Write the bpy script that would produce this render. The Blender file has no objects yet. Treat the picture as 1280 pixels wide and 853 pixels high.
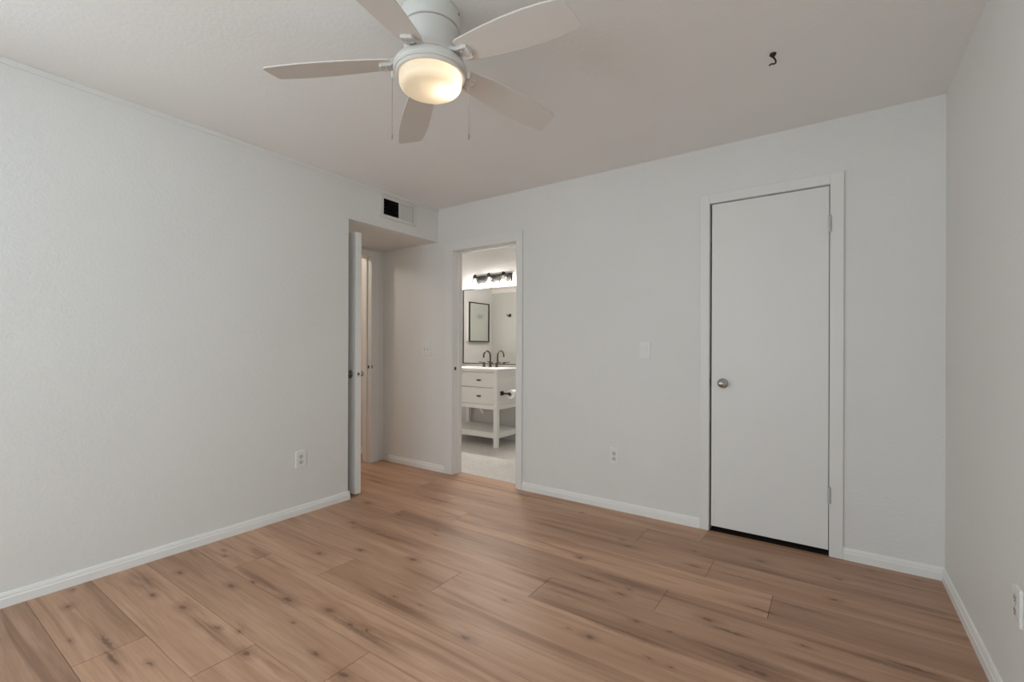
import bpy, bmesh, math, random
from mathutils import Matrix, Vector

random.seed(11)
SC = bpy.context.scene
COL = SC.collection

# ------------------------------------------------------------------ camera
cam_data = bpy.data.cameras.new('camera')
cam = bpy.data.objects.new('camera', cam_data)
COL.objects.link(cam)
cam_data.sensor_width = 36.0
cam_data.lens = 16.202
cam_data.shift_y = 7.135 / 1280
cam_data.clip_start = 0.02
YAW, ROLL, EYE = 0.60741, 0.0035, 1.1646
fwd = Vector((-math.sin(YAW), math.cos(YAW), 0))
right = Vector((math.cos(YAW), math.sin(YAW), 0))
up = Vector((0, 0, 1))
r2 = right * math.cos(ROLL) + up * math.sin(ROLL)
u2 = up * math.cos(ROLL) - right * math.sin(ROLL)
M = Matrix((r2, u2, -fwd)).transposed().to_4x4()
M.translation = (0, 0, EYE)
cam.matrix_world = M
SC.camera = cam

# ------------------------------------------------------------------ light
VS = SC.view_settings
VS.view_transform = 'Standard'
VS.look = 'None'
VS.gamma = 1.0
VS.use_curve_mapping = False
VS.exposure = 0.02
SC.cycles.max_bounces = 12
SC.cycles.diffuse_bounces = 8
SC.cycles.transparent_max_bounces = 16
SC.cycles.sample_clamp_indirect = 6.0

WORLD = bpy.data.worlds.new('sky')
SC.world = WORLD
WORLD.use_nodes = True
bg = WORLD.node_tree.nodes['Background']
bg.inputs[0].default_value = (0.80, 0.90, 1.0, 1)
bg.inputs[1].default_value = 1.5


def light(name, kind, loc, energy, color, size=0.1, size_y=None, aim=None):
    d = bpy.data.lights.new(name, kind)
    d.energy = energy
    d.color = color
    if kind == 'AREA':
        d.shape = 'RECTANGLE'
        d.size = size
        d.size_y = size_y or size
    elif kind != 'SUN':
        d.shadow_soft_size = size
    o = bpy.data.objects.new(name, d)
    COL.objects.link(o)
    o.location = loc
    if aim is not None:
        o.rotation_euler = Vector(aim).to_track_quat('-Z', 'Y').to_euler()
    return o


# area lights outside three added, unseen windows; they brighten the walls
DAY = (0.83, 0.93, 1.0)
light('added_rear_daylight', 'AREA', (-1.40, -2.42, 1.36), 37, DAY, 2.2, 1.45, (0, 1, 0.20))
light('added_left_daylight', 'AREA', (-3.22, -1.15, 1.45), 60, DAY, 1.5, 1.25, (1, 0, 0.40))
light('added_right_daylight', 'AREA', (0.66, -0.95, 1.45), 34, DAY, 1.5, 1.25, (-1, 0, 0.05))
# lamp in the hallway beyond the open door
light('hallway_lamp_light', 'POINT', (-4.55, 2.2, 2.28), 15, (1.0, 0.92, 0.80), 0.08)
# bulb of the fan lamp (inside its glass bowl)
light('fan_bulb_light', 'POINT', (-1.225, 1.315, 2.168), 0.33, (1.0, 0.84, 0.66), 0.012)
BATH_BULB = 1050.0

# ------------------------------------------------------------------ materials
MATS = {}


def new_mat(name):
    m = bpy.data.materials.new(name)
    m.use_nodes = True
    nt = m.node_tree
    return m, nt, nt.nodes['Principled BSDF']


def N(nt, t, **kw):
    n = nt.nodes.new(t)
    for k, v in kw.items():
        if k[0] == 'i' and k[1:].isdigit():
            n.inputs[int(k[1:])].default_value = v
        else:
            setattr(n, k, v)
    return n


def paint(name, col, rough=0.6, bump=0.0, scale=90.0, spec=0.4, var=0.03):
    m, nt, b = new_mat(name)
    L = nt.links
    geo = N(nt, 'ShaderNodeNewGeometry')
    nz = N(nt, 'ShaderNodeTexNoise')
    nz.inputs['Scale'].default_value = 1.7
    nz.inputs['Detail'].default_value = 4
    L.new(geo.outputs['Position'], nz.inputs['Vector'])
    mx = N(nt, 'ShaderNodeMix', data_type='RGBA')
    mx.inputs[6].default_value = (*[c * (1 - var) for c in col], 1)
    mx.inputs[7].default_value = (*[min(1, c * (1 + var)) for c in col], 1)
    L.new(nz.outputs['Fac'], mx.inputs[0])
    L.new(mx.outputs[2], b.inputs['Base Color'])
    b.inputs['Roughness'].default_value = rough
    b.inputs['Specular IOR Level'].default_value = spec
    if bump:
        n2 = N(nt, 'ShaderNodeTexNoise')
        n2.inputs['Scale'].default_value = scale
        n2.inputs['Detail'].default_value = 3
        L.new(geo.outputs['Position'], n2.inputs['Vector'])
        mr = N(nt, 'ShaderNodeMapRange')
        mr.inputs[1].default_value = 0.42
        mr.inputs[2].default_value = 0.62
        L.new(n2.outputs['Fac'], mr.inputs[0])
        bp = N(nt, 'ShaderNodeBump')
        bp.inputs['Strength'].default_value = bump
        bp.inputs['Distance'].default_value = 0.002
        L.new(mr.outputs[0], bp.inputs['Height'])
        L.new(bp.outputs[0], b.inputs['Normal'])
    MATS[name] = m
    return m


def metal(name, col, rough=0.3, metallic=1.0):
    m, nt, b = new_mat(name)
    nz = N(nt, 'ShaderNodeTexNoise')
    nz.inputs['Scale'].default_value = 60
    mr = N(nt, 'ShaderNodeMapRange')
    mr.inputs[3].default_value = rough * 0.85
    mr.inputs[4].default_value = rough * 1.15
    nt.links.new(nz.outputs['Fac'], mr.inputs[0])
    nt.links.new(mr.outputs[0], b.inputs['Roughness'])
    b.inputs['Base Color'].default_value = (*col, 1)
    b.inputs['Metallic'].default_value = metallic
    MATS[name] = m
    return m


def emit(name, col, strength):
    m, nt, b = new_mat(name)
    b.inputs['Base Color'].default_value = (*col, 1)
    b.inputs['Emission Color'].default_value = (*col, 1)
    b.inputs['Emission Strength'].default_value = strength
    MATS[name] = m
    return m


def clear_glass(name, tint=(1, 1, 1), gloss=0.10):
    m, nt, b = new_mat(name)
    nt.nodes.remove(b)
    out = nt.nodes['Material Output']
    tr = N(nt, 'ShaderNodeBsdfTransparent')
    tr.inputs[0].default_value = (*tint, 1)
    gl = N(nt, 'ShaderNodeBsdfGlossy')
    gl.inputs['Roughness'].default_value = 0.03
    lw = N(nt, 'ShaderNodeLayerWeight')
    lw.inputs[0].default_value = 0.35
    ma = N(nt, 'ShaderNodeMath', operation='MULTIPLY_ADD')
    ma.inputs[1].default_value = 0.5
    ma.inputs[2].default_value = gloss * 0.4
    mx = N(nt, 'ShaderNodeMixShader')
    nt.links.new(lw.outputs['Fresnel'], ma.inputs[0])
    nt.links.new(ma.outputs[0], mx.inputs[0])
    nt.links.new(tr.outputs[0], mx.inputs[1])
    nt.links.new(gl.outputs[0], mx.inputs[2])
    nt.links.new(mx.outputs[0], out.inputs[0])
    MATS[name] = m
    return m


def frosted_glass(name):
    m, nt, b = new_mat(name)
    nt.nodes.remove(b)
    out = nt.nodes['Material Output']
    tl = N(nt, 'ShaderNodeBsdfTranslucent')
    tl.inputs[0].default_value = (0.86, 0.80, 0.70, 1)
    df = N(nt, 'ShaderNodeBsdfDiffuse')
    df.inputs[0].default_value = (0.88, 0.84, 0.76, 1)
    gl = N(nt, 'ShaderNodeBsdfGlossy')
    gl.inputs['Roughness'].default_value = 0.12
    m1 = N(nt, 'ShaderNodeMixShader')
    m1.inputs[0].default_value = 0.45
    m2 = N(nt, 'ShaderNodeMixShader')
    m2.inputs[0].default_value = 0.05
    nt.links.new(tl.outputs[0], m1.inputs[1])
    nt.links.new(df.outputs[0], m1.inputs[2])
    nt.links.new(m1.outputs[0], m2.inputs[1])
    nt.links.new(gl.outputs[0], m2.inputs[2])
    nt.links.new(m2.outputs[0], out.inputs[0])
    MATS[name] = m
    return m


KNOTS = [(-2.79, 0.56, 'm'), (-2.96, 0.61, 's'), (-2.46, 0.5, 's'), (-2.33, 0.58, 'k'), (-2.2, 0.56, 'k'),
         (-2.05, 0.63, 's'), (-2.6, 0.81, 'm'), (-2.37, 0.85, 'l'), (-2.74, 0.97, 'm'), (-2.84, 1.22, 's'),
         (-2.76, 1.19, 's'), (-2.39, 1.06, 'm'), (-2.34, 1.14, 's'), (-2.05, 1.15, 'l'), (-1.82, 1.21, 'l'),
         (-2.36, 1.51, 'm'), (-2.08, 0.87, 's'), (-1.98, 0.91, 's'), (-1.86, 1.07, 'x'), (-1.82, 0.86, 'm'),
         (-1.6, 1.01, 'm'), (-1.42, 1.0, 'm'), (-2.83, 2.2, 'l'), (-2.45, 2.17, 's'), (-2.59, 1.9, 'm'),
         (-2.52, 1.85, 's'), (-2.21, 1.67, 'm'), (-1.88, 1.76, 'l'), (-3.22, 2.59, 'k'), (-2.46, 2.55, 'k'),
         (-2.06, 2.13, 's'), (-2.01, 2.07, 's'), (-1.65, 1.2, 's'), (-1.56, 1.21, 's'), (-1.67, 1.45, 's'),
         (-1.52, 1.47, 'x'), (-1.2, 1.41, 'm'), (-1.23, 1.72, 's'), (-1.14, 2.31, 'm'), (-1.04, 2.67, 's'),
         (-0.98, 2.6, 'm'), (-1.44, 2.94, 's'), (-0.99, 2.13, 'k'), (-0.8, 1.7, 'm'), (-0.89, 1.7, 'x'),
         (-0.68, 1.91, 's'), (-0.82, 2.08, 'm'), (-0.8, 2.14, 's'), (-0.54, 1.92, 'x'), (-0.56, 1.71, 'x'),
         (-0.48, 1.71, 'x'), (-0.6, 2.57, 'm'), (-0.65, 2.76, 's'), (-0.32, 2.84, 'm'), (-0.43, 2.1, 'l'),
         (-0.25, 2.31, 'k'), (0.01, 2.6, 'm'), (0.03, 2.85, 's'), (-0.21, 1.86, 'l'), (-0.26, 1.86, 'm'),
         (-0.09, 2.13, 's'), (-0.34, 2.06, 'k'), (0.17, 3.05, 's'), (0.35, 3.06, 's'), (0.25, 2.21, 'k')]
KNOT_SIZE = {'x': (0.008, 0.004), 's': (0.013, 0.006), 'm': (0.020, 0.009), 'l': (0.028, 0.012), 'k': (0.075, 0.007)}


# soft dark heartwood bands that run along the planks: x, y, half length, half width
BANDS = [(-0.83, 2.196, 0.24, 0.035), (-1.32, 2.607, 0.41, 0.03), (-1.62, 1.409, 0.22, 0.03), (-1.54, 1.199, 0.24, 0.035),
         (-0.38, 2.582, 0.16, 0.010), (-0.29, 1.91, 0.23, 0.04), (-0.06, 2.431, 0.19, 0.018), (0.19, 2.748, 0.25, 0.03),
         (0.18, 2.186, 0.23, 0.014), (-2.27, 1.886, 0.36, 0.035), (-2.32, 1.167, 0.24, 0.022), (-2.8, 0.824, 0.15, 0.045),
         (-2.06, 0.843, 0.25, 0.022), (-2.25, 3.024, 0.78, 0.02), (-0.64, 1.805, 0.19, 0.02), (-0.4, 2.732, 0.31, 0.025),
         (-1.05, 1.98, 0.30, 0.02), (0.10, 2.02, 0.28, 0.025), (0.2, 2.95, 0.25, 0.02)]


def wood_floor():
    m, nt, b = new_mat('oak_planks')
    L = nt.links
    geo = N(nt, 'ShaderNodeNewGeometry')
    at = N(nt, 'ShaderNodeAttribute', attribute_name='plank')
    sp = N(nt, 'ShaderNodeSeparateColor')
    L.new(at.outputs['Color'], sp.inputs[0])
    # each plank reads its own stretch of wood
    comb = N(nt, 'ShaderNodeCombineXYZ')
    mu1 = N(nt, 'ShaderNodeMath', operation='MULTIPLY', i1=37.0)
    mu2 = N(nt, 'ShaderNodeMath', operation='MULTIPLY', i1=11.0)
    L.new(sp.outputs[0], mu1.inputs[0])
    L.new(sp.outputs[1], mu2.inputs[0])
    L.new(mu1.outputs[0], comb.inputs[0])
    L.new(mu2.outputs[0], comb.inputs[1])
    L.new(mu1.outputs[0], comb.inputs[2])
    add = N(nt, 'ShaderNodeVectorMath', operation='ADD')
    L.new(geo.outputs['Position'], add.inputs[0])
    L.new(comb.outputs[0], add.inputs[1])

    def noise(sx, sy, detail, rough, dist):
        sc = N(nt, 'ShaderNodeVectorMath', operation='MULTIPLY')
        sc.inputs[1].default_value = (sx, sy, 1)
        L.new(add.outputs[0], sc.inputs[0])
        nz = N(nt, 'ShaderNodeTexNoise')
        nz.inputs['Scale'].default_value = 1
        nz.inputs['Detail'].default_value = detail
        nz.inputs['Roughness'].default_value = rough
        nz.inputs['Distortion'].default_value = dist
        L.new(sc.outputs[0], nz.inputs['Vector'])
        return nz.outputs['Fac']

    def rng(src, a, c, lo=0.0, hi=1.0):
        mr = N(nt, 'ShaderNodeMapRange', interpolation_type='SMOOTHSTEP')
        mr.inputs[1].default_value = a
        mr.inputs[2].default_value = c
        mr.inputs[3].default_value = lo
        mr.inputs[4].default_value = hi
        L.new(src, mr.inputs[0])
        return mr.outputs[0]

    def mix(fac, a, bcol, blend='MIX'):
        mx = N(nt, 'ShaderNodeMix', data_type='RGBA', blend_type=blend)
        if isinstance(fac, float):
            mx.inputs[0].default_value = fac
        else:
            L.new(fac, mx.inputs[0])
        for i, c in ((6, a), (7, bcol)):
            if isinstance(c, tuple):
                mx.inputs[i].default_value = (*c, 1)
            else:
                L.new(c, mx.inputs[i])
        return mx.outputs[2]

    broad = noise(0.9, 9.0, 3, 0.55, 0.5)
    streak = noise(0.8, 13.0, 4, 0.6, 0.9)
    fine = noise(5.0, 150.0, 3, 0.7, 0.2)
    rings = noise(1.6, 34.0, 4, 0.65, 1.2)
    c = mix(rng(broad, 0.30, 0.70), (0.590, 0.362, 0.240), (0.452, 0.260, 0.163))
    c = mix(rng(streak, 0.50, 0.72, 0.0, 0.85), c, (0.29, 0.152, 0.090))
    c = mix(rng(rings, 0.45, 0.75, 0.0, 0.45), c, (0.33, 0.178, 0.108))
    c = mix(rng(fine, 0.40, 0.75, 0.0, 0.26), c, (0.33, 0.185, 0.118))
    # plank to plank tone
    tone = rng(sp.outputs[2], 0.0, 1.0, 0.80, 1.16)
    cmb = N(nt, 'ShaderNodeCombineColor')
    for i in range(3):
        L.new(tone, cmb.inputs[i])
    c = mix(1.0, c, cmb.outputs[0], 'MULTIPLY')
    # knots
    wn = N(nt, 'ShaderNodeTexNoise')
    wn.inputs['Scale'].default_value = 45
    wn.inputs['Detail'].default_value = 2
    L.new(geo.outputs['Position'], wn.inputs['Vector'])
    sub = N(nt, 'ShaderNodeVectorMath', operation='MULTIPLY_ADD')
    sub.inputs[1].default_value = (0.040, 0.018, 0)
    sub.inputs[2].default_value = (-0.020, -0.009, 0)
    L.new(wn.outputs['Color'], sub.inputs[0])
    pos = N(nt, 'ShaderNodeVectorMath', operation='ADD')
    L.new(geo.outputs['Position'], pos.inputs[0])
    L.new(sub.outputs[0], pos.inputs[1])
    flat = N(nt, 'ShaderNodeVectorMath', operation='MULTIPLY')
    flat.inputs[1].default_value = (1, 1, 0)
    L.new(pos.outputs[0], flat.inputs[0])
    def nearest(items):
        cur = None
        for x, y, hx, hy in items:
            a = N(nt, 'ShaderNodeVectorMath', operation='MULTIPLY_ADD')
            a.inputs[1].default_value = (1 / hx, 1 / hy, 0)
            a.inputs[2].default_value = (-x / hx, -y / hy, 0)
            L.new(flat.outputs[0], a.inputs[0])
            ln = N(nt, 'ShaderNodeVectorMath', operation='LENGTH')
            L.new(a.outputs[0], ln.inputs[0])
            if cur is None:
                cur = ln.outputs['Value']
            else:
                mn = N(nt, 'ShaderNodeMath', operation='MINIMUM')
                L.new(cur, mn.inputs[0])
                L.new(ln.outputs['Value'], mn.inputs[1])
                cur = mn.outputs[0]
        return cur
    rnd = random.Random(5)
    extra = [(rnd.uniform(-2.9, 0.4), rnd.uniform(-0.5, 0.42), rnd.choice('smmx')) for _ in range(12)]
    ks = []
    for (x, y, kd) in KNOTS + extra:
        hx, hy = KNOT_SIZE[kd]
        f = rnd.uniform(0.8, 1.2)
        ks.append((x, y, hx * f, hy * rnd.uniform(0.8, 1.15)))
    band = rng(nearest(BANDS), 1.5, 0.1, 0.0, 1.0)
    bmul = N(nt, 'ShaderNodeMath', operation='MULTIPLY')
    L.new(band, bmul.inputs[0])
    L.new(rng(rings, 0.30, 0.62, 0.25, 0.95), bmul.inputs[1])
    c = mix(bmul.outputs[0], c, (0.215, 0.110, 0.064))
    cur = nearest(ks)
    c = mix(rng(cur, 4.2, 0.8, 0.0, 0.50), c, (0.27, 0.142, 0.085))
    c = mix(rng(cur, 1.5, 0.35, 0.0, 0.72), c, (0.115, 0.058, 0.036))
    L.new(c, b.inputs['Base Color'])
    ro = rng(fine, 0.3, 0.8, 0.40, 0.52)
    L.new(ro, b.inputs['Roughness'])
    b.inputs['Specular IOR Level'].default_value = 0.45
    bp = N(nt, 'ShaderNodeBump')
    bp.inputs['Strength'].default_value = 0.12
    bp.inputs['Distance'].default_value = 0.001
    L.new(fine, bp.inputs['Height'])
    L.new(bp.outputs[0], b.inputs['Normal'])
    MATS['oak_planks'] = m


def tile_floor():
    """small herringbone marble tiles"""
    m, nt, b = new_mat('herringbone_tile')
    L = nt.links
    geo = N(nt, 'ShaderNodeNewGeometry')
    sx = N(nt, 'ShaderNodeSeparateXYZ')
    L.new(geo.outputs['Position'], sx.inputs[0])

    def mt(op, a, b_=None, c_=None):
        n = N(nt, 'ShaderNodeMath', operation=op)
        for i, v in enumerate((a, b_, c_)):
            if v is None:
                continue
            if isinstance(v, (int, float)):
                n.inputs[i].default_value = v
            else:
                L.new(v, n.inputs[i])
        return n.outputs[0]
    W, H = 0.085, 0.040
    zig = mt('PINGPONG', sx.outputs[0], W)
    v = mt('ADD', sx.outputs[1], zig)
    fr = mt('FRACT', mt('DIVIDE', v, H))
    d1 = mt('ABSOLUTE', mt('SUBTRACT', fr, 0.5))
    g1 = mt('GREATER_THAN', d1, 0.46)
    d2 = mt('ABSOLUTE', mt('SUBTRACT', mt('FRACT', mt('DIVIDE', sx.outputs[0], W)), 0.5))
    g2 = mt('GREATER_THAN', d2, 0.48)
    g = mt('MAXIMUM', g1, g2)
    ida = mt('FLOOR', mt('DIVIDE', v, H))
    idb = mt('FLOOR', mt('DIVIDE', sx.outputs[0], W))
    cb = N(nt, 'ShaderNodeCombineXYZ')
    L.new(ida, cb.inputs[0])
    L.new(idb, cb.inputs[1])
    wn = N(nt, 'ShaderNodeTexWhiteNoise', noise_dimensions='3D')
    L.new(cb.outputs[0], wn.inputs['Vector'])
    nz = N(nt, 'ShaderNodeTexNoise')
    nz.inputs['Scale'].default_value = 9
    nz.inputs['Detail'].default_value = 6
    L.new(geo.outputs['Position'], nz.inputs['Vector'])
    f = mt('MULTIPLY_ADD', nz.outputs['Fac'], 0.6, mt('MULTIPLY', wn.outputs['Value'], 0.5))
    mx = N(nt, 'ShaderNodeMix', data_type='RGBA')
    mx.inputs[6].default_value = (0.72, 0.70, 0.67, 1)
    mx.inputs[7].default_value = (0.60, 0.57, 0.54, 1)
    L.new(f, mx.inputs[0])
    m2 = N(nt, 'ShaderNodeMix', data_type='RGBA')
    m2.inputs[7].default_value = (0.50, 0.48, 0.45, 1)
    L.new(mx.outputs[2], m2.inputs[6])
    L.new(g, m2.inputs[0])
    L.new(m2.outputs[2], b.inputs['Base Color'])
    b.inputs['Roughness'].default_value = 0.35
    MATS['herringbone_tile'] = m


paint('wall_paint', (0.745, 0.74, 0.725), 0.62, 0.30, 75)
paint('ceiling_paint', (0.84, 0.835, 0.825), 0.75, 0.12, 60)
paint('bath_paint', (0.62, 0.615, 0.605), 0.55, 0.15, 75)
paint('hall_paint', (0.70, 0.64, 0.58), 0.65, 0.25, 75)
paint('trim_paint', (0.765, 0.758, 0.742), 0.42)
paint('base_paint', (0.83, 0.825, 0.81), 0.40)
paint('hinge_paint', (0.55, 0.54, 0.52), 0.45)
paint('door_paint', (0.765, 0.76, 0.745), 0.45, 0.05, 25)
paint('dimmed_door_paint', (0.52, 0.52, 0.49), 0.5)  # white door greyed in colour to stand for weaker light on it
paint('closet_shade', (0.12, 0.11, 0.10), 0.8)  # near-black, so the closet's unlit shade is in the wall colour
paint('fan_white', (0.655, 0.64, 0.615), 0.38)
paint('blade_white', (0.66, 0.625, 0.59), 0.45, 0, var=0.05)
paint('plastic_white', (0.78, 0.775, 0.76), 0.35)
paint('plastic_grey', (0.62, 0.61, 0.59), 0.4)  # greyer tone for receptacles, toggles and the latch plate
paint('slot_dark', (0.03, 0.03, 0.03), 0.6)
paint('duct_shade', (0.018, 0.018, 0.016), 0.8)  # shade inside the duct put into a near-black colour
paint('vent_paint', (0.70, 0.685, 0.66), 0.5)
paint('vanity_white', (0.80, 0.79, 0.765), 0.4)
paint('countertop_white', (0.78, 0.76, 0.735), 0.25)
paint('paper_white', (0.88, 0.87, 0.85), 0.9)
paint('pipe_white', (0.82, 0.81, 0.79), 0.35)
paint('grout_dark', (0.045, 0.028, 0.02), 0.9)
metal('satin_nickel', (0.46, 0.44, 0.41), 0.20)
metal('hinge_metal', (0.36, 0.35, 0.33), 0.4)
metal('chain_metal', (0.42, 0.37, 0.32), 0.45)
metal('bronze', (0.055, 0.045, 0.038), 0.38, 0.7)
metal('black_metal', (0.020, 0.019, 0.018), 0.42, 0.4)
metal('mirror_silver', (0.93, 0.94, 0.93), 0.0)
metal('cabinet_mirror', (0.74, 0.77, 0.74), 0.22)
emit('bath_bulb', (1.0, 0.93, 0.86), BATH_BULB)
emit('fan_bulb', (1.0, 0.86, 0.62), 30.0)
clear_glass('shade_glass')
clear_glass('window_glass', (0.97, 0.99, 0.98))
frosted_glass('frosted_bowl')
wood_floor()
tile_floor()


# ------------------------------------------------------------------ mesh helpers
class MB:
    def __init__(s):
        s.bm = bmesh.new()

    def box(s, a, b, bevel=0.0, seg=2, rot=None):
        a, b = Vector(a), Vector(b)
        r = bmesh.ops.create_cube(s.bm, size=1.0)
        vs = r['verts']
        c, d = (a + b) / 2, b - a
        for v in vs:
            v.co = Vector((v.co.x * d.x, v.co.y * d.y, v.co.z * d.z))
        if bevel:
            es = list({e for v in vs for e in v.link_edges})
            res = bmesh.ops.bevel(s.bm, geom=es, offset=bevel, segments=seg, affect='EDGES', profile=0.5)
            vs = list({v for f in res['faces'] for v in f.verts} | {v for v in vs if v.is_valid})
        for v in vs:
            v.co = (rot @ v.co if rot else v.co) + c
        return s

    def lathe(s, prof, center=(0, 0, 0), axis='Z', n=48, cap=True):
        """prof: list of (radius, height) along the axis"""
        c = Vector(center)

        def P(r, h, t):
            x, y = r * math.cos(t), r * math.sin(t)
            if axis == 'Z':
                return c + Vector((x, y, h))
            if axis == 'Y':
                return c + Vector((x, h, y))
            return c + Vector((h, x, y))
        rings = []
        for (r, h) in prof:
            if r < 1e-6:
                rings.append([s.bm.verts.new(P(0, h, 0))])
            else:
                rings.append([s.bm.verts.new(P(r, h, 2 * math.pi * i / n)) for i in range(n)])
        for A, B in zip(rings, rings[1:]):
            for i in range(n):
                j = (i + 1) % n
                if len(A) == 1 and len(B) == 1:
                    continue
                if len(A) == 1:
                    s.bm.faces.new((A[0], B[i], B[j]))
                elif len(B) == 1:
                    s.bm.faces.new((A[i], A[j], B[0]))
                else:
                    s.bm.faces.new((A[i], A[j], B[j], B[i]))
        if cap:
            for R in (rings[0], rings[-1]):
                if len(R) > 2:
                    s.bm.faces.new(R)
        return s

    def tube(s, pts, r, n=10, r_end=None):
        pts = [Vector(p) for p in pts]
        rings = []
        t0 = (pts[1] - pts[0]).normalized()
        ref = Vector((0, 0, 1)) if abs(t0.z) < 0.9 else Vector((1, 0, 0))
        nrm = t0.cross(ref).normalized()
        for i, p in enumerate(pts):
            if i == 0:
                t = pts[1] - pts[0]
            elif i == len(pts) - 1:
                t = pts[-1] - pts[-2]
            else:
                t = (pts[i + 1] - pts[i]).normalized() + (pts[i] - pts[i - 1]).normalized()
            t.normalize()
            nrm = (nrm - t * nrm.dot(t)).normalized()
            bn = t.cross(nrm)
            rr = r if r_end is None else r + (r_end - r) * i / (len(pts) - 1)
            rings.append([s.bm.verts.new(p + (nrm * math.cos(2 * math.pi * k / n) + bn * math.sin(2 * math.pi * k / n)) * rr)
                          for k in range(n)])
        for A, B in zip(rings, rings[1:]):
            for i in range(n):
                j = (i + 1) % n
                s.bm.faces.new((A[i], A[j], B[j], B[i]))
        s.bm.faces.new(rings[0])
        s.bm.faces.new(rings[-1])
        return s

    def sweep(s, prof, A, B, nrm):
        """profile (offset along nrm, height) swept along the straight line A-B on the floor"""
        A, B, nrm = Vector(A), Vector(B), Vector(nrm)
        ra = [s.bm.verts.new(A + nrm * o + Vector((0, 0, z))) for o, z in prof]
        rb = [s.bm.verts.new(B + nrm * o + Vector((0, 0, z))) for o, z in prof]
        k = len(prof)
        for i in range(k):
            j = (i + 1) % k
            s.bm.faces.new((ra[i], ra[j], rb[j], rb[i]))
        s.bm.faces.new(ra)
        s.bm.faces.new(rb)
        return s

    def prism(s, outline, fn):
        """closed outline of 2-D points, fn(x, y, side) gives the 3-D point, side 0 or 1"""
        a = [s.bm.verts.new(fn(x, y, 0)) for x, y in outline]
        b = [s.bm.verts.new(fn(x, y, 1)) for x, y in outline]
        k = len(a)
        s.bm.faces.new(a)
        s.bm.faces.new(b)
        for i in range(k):
            j = (i + 1) % k
            s.bm.faces.new((a[i], a[j], b[j], b[i]))
        return s

    def sphere(s, c, r, sc=(1, 1, 1)):
        res = bmesh.ops.create_uvsphere(s.bm, u_segments=24, v_segments=14, radius=r)
        for v in res['verts']:
            v.co = Vector((v.co.x * sc[0], v.co.y * sc[1], v.co.z * sc[2])) + Vector(c)
        return s


def root_loc(o):
    v = Vector((0, 0, 0))
    while o is not None:
        v = v + o.location
        o = o.parent
    return v


def obj(name, mb, mat, parent=None, smooth=None, world=True):
    """link the shape as one mesh object; world: the shape was drawn in room coordinates"""
    me = bpy.data.meshes.new(name)
    bm = mb.bm
    if parent is not None and world:
        off = root_loc(parent)
        for v in bm.verts:
            v.co -= off
    bmesh.ops.recalc_face_normals(bm, faces=bm.faces[:])
    bm.to_mesh(me)
    bm.free()
    me.materials.append(MATS[mat])
    if smooth is not None:
        me.polygons.foreach_set('use_smooth', [True] * len(me.polygons))
        me.set_sharp_from_angle(angle=math.radians(smooth))
    o = bpy.data.objects.new(name, me)
    COL.objects.link(o)
    if parent is not None:
        o.parent = parent
    return o


def tag(o, label, cat, group=None, kind=None):
    o['label'] = label
    o['category'] = cat
    if group:
        o['group'] = group
    if kind:
        o['kind'] = kind
    return o


def thing(name, label, cat, loc=(0, 0, 0), rotz=0.0, group=None, kind=None):
    o = bpy.data.objects.new(name, None)
    o.empty_display_size = 0.05
    COL.objects.link(o)
    o.location = loc
    o.rotation_euler = (0, 0, rotz)
    return tag(o, label, cat, group, kind)


def struct(name, mb, mat, label, cat, smooth=None):
    return tag(obj(name, mb, mat, None, smooth), label, cat, kind='structure')


def dup(root, loc, rotz, label):
    def cp(o, parent):
        c = o.copy()
        COL.objects.link(c)
        c.parent = parent
        for ch in list(o.children):
            cp(ch, c)
        return c
    r = cp(root, None)
    r.location = loc
    r.rotation_euler = (0, 0, rotz)
    r['label'] = label
    return r


# ------------------------------------------------------------------ dimensions (metres)
XL, XR, YB, YR, H = -3.02, 0.466, 3.134, -2.20, 2.44
XN, YN, ZS = -3.79, 2.165, 2.135                  # nook by the hall door: its left wall, near wall, soffit
BX0, BX1, BZ = -2.828, -2.130, 2.045              # bathroom opening
CX0, CX1, CZ = -0.642, -0.012, 2.078              # closet opening
HY0, HY1, HZ = 2.205, 2.974, 2.056                # hall opening in the nook's left wall
BW = 4.75                                         # bathroom far wall
BL = -4.73                                        # bathroom left wall
YT = 3.25                                         # back face of the back wall

# ------------------------------------------------------------------ floor
ROW, Y0 = 0.2243, 0.46 - 2 * 0.2243 * 3
PL = 1.856
known = {1: -2.255, 2: -1.845, 3: -3.30, 4: -2.573, 5: -2.142, 6: -1.566, 7: -1.160, 8: -0.645, 9: -0.226,
         10: -0.526, 11: -0.965, 12: -0.084, 0: -1.30}
fb = bmesh.new()
lay = fb.loops.layers.float_color.new('plank')
rnd = random.Random(21)
TONE = {(8, -2.5): 0.30, (9, -2.08): 0.85, (10, -0.526): 0.42, (9, -0.226): 0.08, (7, -1.16): 0.42, (8, -0.645): 0.40,
        (6, -1.566): 0.58, (5, -2.142): 0.45, (4, -2.573): 0.62, (1, -2.255): 0.75, (11, -0.965): 0.15, (12, -0.084): 0.05,
        (2, -1.845): 0.62, (3, -3.3): 0.40, (0, -3.156): 0.10, (10, -2.385): 0.40, (7, -3.016): 0.62}


def plank_quad(x0, x1, y0, y1, col):
    g = 0.0008
    e = 0.0011
    vs = [fb.verts.new(p) for p in ((x0 + e, y0 + g, 0), (x1 - e, y0 + g, 0), (x1 - e, y1 - g, 0), (x0 + e, y1 - g, 0))]
    f = fb.faces.new(vs)
    lo = [fb.verts.new((v.co.x, v.co.y, -0.004)) for v in vs]
    fs = [f]
    for i in range(4):
        j = (i + 1) % 4
        fs.append(fb.faces.new((vs[j], vs[i], lo[i], lo[j])))
    for q in fs:
        for lp in q.loops:
            lp[lay] = (*col, 1)


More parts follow.
